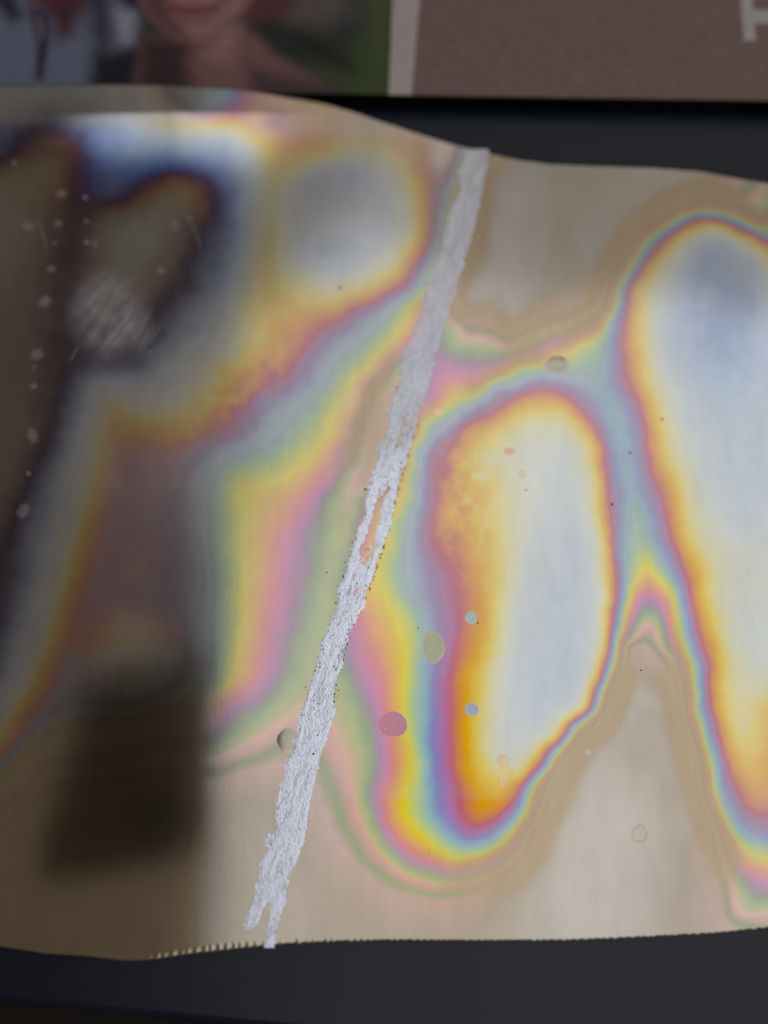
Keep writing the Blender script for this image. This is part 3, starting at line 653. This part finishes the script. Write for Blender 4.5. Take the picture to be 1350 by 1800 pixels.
slab('brown_panel', [(xb, 0.0), (0.315, 0.0), (0.315, 0.155), (ex(xb, xb2), 0.155)], m_brown, BH - 0.0002, BH + 0.0001)
slab('pale_stripe', [(xa, 0.0), (xb - 0.00005, 0.0), (ex(xb, xb2) - 0.00005, 0.15), (ex(xa, xa2), 0.15)], m_white, BH - 0.0002, BH + 0.00015)
# letter F, only its foot and its middle bar reach into the picture
def L(px, py): return to_box(px, py)
s0 = L(1302, -2); s1 = L(1328, 72); s2 = L(1307, 73)
lt = [L(1307,73), L(1328,72), L(1321,44), L(1371,42), L(1366,18), L(1316,20)]
bl = L(1301,-2); br = L(1311,-2)
# stem continues up beyond the picture
dxs = (L(1301,-2)[0] - L(1307,73)[0]) / (L(1301,-2)[1] - L(1307,73)[1])
hS = L(1307,73)[1]; tS = hS + 0.022
def sx(x0, y0, y): return x0 + dxs * (y - y0)
xl = L(1307,73)[0]; xr = L(1328,72)[0]
yb0 = L(1340,43)[1]; yb1 = L(1340,19)[1]; xe = L(1385,30)[0]
polyF = [(xl, hS), (xr, hS), (sx(xr, hS, yb0), yb0), (xe, yb0), (xe, yb1), (sx(xr, hS, yb1), yb1), (sx(xr, hS, tS - 0.003), tS - 0.003), (xe + 0.003, tS - 0.003), (xe + 0.003, tS), (sx(xl, hS, tS), tS)]
slab('letter', polyF, m_white, BH, BH + 0.0003)['label'] = 'pale printed capital letter F'
# the printed photograph
m_print, n, l, b = mat('printed_photo'); va = n.new('ShaderNodeAttribute'); va.attribute_name = 'ink'; l.new(va.outputs['Color'], b.inputs['Base Color'])
b.inputs['Roughness'].default_value = 0.75; b.inputs['Specular IOR Level'].default_value = 0.2
cloth_bump(n, l, b, 420, 0.35)
nxp, nyp = 260, 130
U = np.linspace(0, 1, nxp)[None, :]; Vv = np.linspace(0, 0.07, nyp)[:, None]
xr_ = xa + (xa2 - xa) * Vv / ytop + 0.0004 * value_noise(Vv * 900, Vv * 0, 51)
PX = -0.06 + (xr_ + 0.06) * U; PY = Vv + 0 * U
# back to picture coordinates for the drawing of the print
wxp = q0.x + PX * ux.x + PY * uy.x; wyp = q0.y + PX * ux.y + PY * uy.y; wzp = BH - H
dist = -(wyp * -sin(TILT) + wzp * cos(TILT))            # along the optical axis
cx_ = wxp; cy_ = wyp * cos(TILT) + wzp * sin(TILT); cz_ = wyp * sin(TILT) - wzp * cos(TILT)
px_ = 675 + cx_ / cz_ / HALF * 675; py_ = 900 - cy_ / cz_ / HALF * 675
def colr(c): return np.array(lin(c)[:3])
img = np.zeros(px_.shape + (3,)) + colr((46, 52, 50))
def paint(mask, c):
    global img
    img = img * (1 - mask[..., None]) + colr(c) * mask[..., None]
def poly_mask(poly, soft=6):
    # signed distance to a polygon, softened
    p = np.array(poly, float); d = np.full(px_.shape, 1e9); ins = np.zeros(px_.shape, bool)
    for i in range(len(p)):
        a = p[i]; b_ = p[(i + 1) % len(p)]; e = b_ - a; wx = px_ - a[0]; wy = py_ - a[1]
        t = np.clip((wx * e[0] + wy * e[1]) / (e @ e), 0, 1); d = np.minimum(d, np.hypot(wx - e[0] * t, wy - e[1] * t))
        c1 = (a[1] > py_) != (b_[1] > py_)
        with np.errstate(divide='ignore', invalid='ignore'):
            xi = (b_[0] - a[0]) * (py_ - a[1]) / (b_[1] - a[1] + 1e-9) + a[0]
        ins ^= c1 & (px_ < xi)
    sd = np.where(ins, d, -d)
    soft = soft * 1.9
    return sstep(-soft, soft, sd)
paint(poly_mask([(600,-250),(690,-250),(690,60),(680,170),(630,170),(650,60)], 20), (78, 88, 55))
paint(poly_mask([(540,60),(600,120),(640,60),(690,170),(560,170)], 20), (66, 78, 48))
paint(poly_mask([(500,-60),(600,-40),(620,20),(560,60),(500,50)], 20), (92, 84, 84))
paint(poly_mask([(455,40),(560,60),(620,120),(560,110)], 16), (30, 34, 34))
# left person: pale shirt, dark tie and lapel
paint(poly_mask([(-400,-20),(60,-30),(240,-20),(250,80),(200,110),(170,170),(-400,170)], 10), (104, 108, 132))
paint(poly_mask([(30,-80),(190,-80),(170,10),(100,30),(50,10)], 12), (96, 52, 58))
paint(poly_mask([(85,0),(150,0),(128,60),(100,70)], 12), (70, 40, 48))
paint(poly_mask([(-40,-30),(20,-20),(40,30),(20,40)], 8), (42, 44, 60))
paint(poly_mask([(52,18),(84,18),(88,60),(76,140),(62,140),(66,80)], 5), (40, 40, 56))
paint(poly_mask([(62,30),(74,30),(80,62),(70,72)], 5), (104, 96, 104))
paint(poly_mask([(150,-40),(190,-40),(200,60),(180,110),(160,60)], 12), (58, 58, 78))
paint(poly_mask([(200,20),(235,20),(240,80),(215,80)], 8), (140, 142, 158))
paint(poly_mask([(165,95),(250,82),(260,190),(150,190)], 12), (30, 28, 40))
# second person: dark hair, chin, neck and shoulder
paint(poly_mask([(195,-200),(250,-200),(246,16),(225,12),(205,-10)], 8), (22, 16, 22))
paint(poly_mask([(420,-200),(540,-200),(530,-20),(500,28),(440,44),(425,20)], 10), (88, 52, 58))
paint(poly_mask([(250,60),(300,62),(420,50),(450,62),(480,95),(560,140),(590,190),(230,190)], 8), (120, 88, 86))
paint(poly_mask([(246,60),(340,70),(330,110),(350,190),(235,190)], 14), (58, 42, 46))
paint(poly_mask([(400,45),(425,44),(400,110),(360,100)], 12), (150, 112, 106))
paint(poly_mask([(440,120),(600,150),(600,190),(440,190)], 14), (72, 56, 60))
paint(poly_mask([(244,-200),(470,-200),(452,-20),(425,25),(385,58),(345,74),(305,64),(262,30),(246,0)], 8), (146, 108, 104))
paint(poly_mask([(244,-120),(290,-120),(296,10),(330,68),(305,64),(262,30),(246,0)], 10), (92, 64, 66))
paint(poly_mask([(288,6),(330,14),(375,10),(396,0),(380,18),(340,28),(300,20)], 5), (112, 62, 66))
paint(poly_mask([(300,26),(340,34),(380,26),(360,40),(320,40)], 6), (118, 78, 78))
gr_ = 1 + 0.08 * value_noise(px_ / 3, py_ / 3, 61) + 0.06 * value_noise(px_ / 9, py_ / 9, 62)
img = img * gr_[..., None]
po = grid_mesh('printed_photo', PX, PY, np.full(PX.shape, BH + 0.0001), m_print, broot, flip=True)
ca = po.data.attributes.new('ink', 'FLOAT_COLOR', 'POINT')
ca.data.foreach_set('color', np.concatenate([img.reshape(-1, 3), np.ones((img.shape[0] * img.shape[1], 1))], 1).astype(np.float32).ravel())
tag(po, label='printed photo of two people, a pale shirt and tie on the left, a chin, neck and shoulder on the right')

# ------------------------------------------------------------------ the phone that takes the picture, mirrored in the film
proot = bpy.data.objects.new('smartphone', None); C.objects.link(proot)
proot.location = (-0.1165, -0.027 + 0.073 * cos(radians(46)), 0.226 + 0.073 * sin(radians(46))); proot.rotation_euler = (radians(46), 0, radians(9))
tag(proot, label='black smartphone held above the film, seen only as a dark reflection', category='smartphone')
m_ph, n, l, b = mat('phone_black'); b.inputs['Base Color'].default_value = (0.34, 0.28, 0.20, 1); b.inputs['Roughness'].default_value = 0.35
m_gl, n, l, b = mat('phone_glass'); b.inputs['Base Color'].default_value = (0.01, 0.01, 0.012, 1); b.inputs['Roughness'].default_value = 0.08
def rrect(w_, h_, r, z0, z1, m, name, cx=0, cy=0):
    bm = bmesh.new(); pl = []
    for sx_, sy_, a0 in ((1,1,0),(-1,1,90),(-1,-1,180),(1,-1,270)):
        for k in range(7):
            a = radians(a0 + 15 * k); pl.append((cx + sx_ * (w_/2 - r) + r * cos(a), cy + sy_ * (h_/2 - r) + r * sin(a)))
    vt = [bm.verts.new((x, y, z1)) for x, y in pl]; vb = [bm.verts.new((x, y, z0)) for x, y in pl]
    bm.faces.new(vt); bm.faces.new(vb[::-1]); k = len(pl)
    for i in range(k): bm.faces.new((vt[i], vb[i], vb[(i+1)%k], vt[(i+1)%k]))
    bmesh.ops.recalc_face_normals(bm, faces=bm.faces)
    return bm_obj(name, bm, m, proot, bevel=0.0008 if z1 - z0 > 0.003 else 0)
rrect(0.076, 0.146, 0.009, -0.004, 0.004, m_ph, 'body')
rrect(0.072, 0.142, 0.008, 0.0041, 0.0045, m_gl, 'screen')
rrect(0.030, 0.034, 0.006, -0.0055, -0.0039, m_gl, 'camera_bump', 0.019, -0.050)
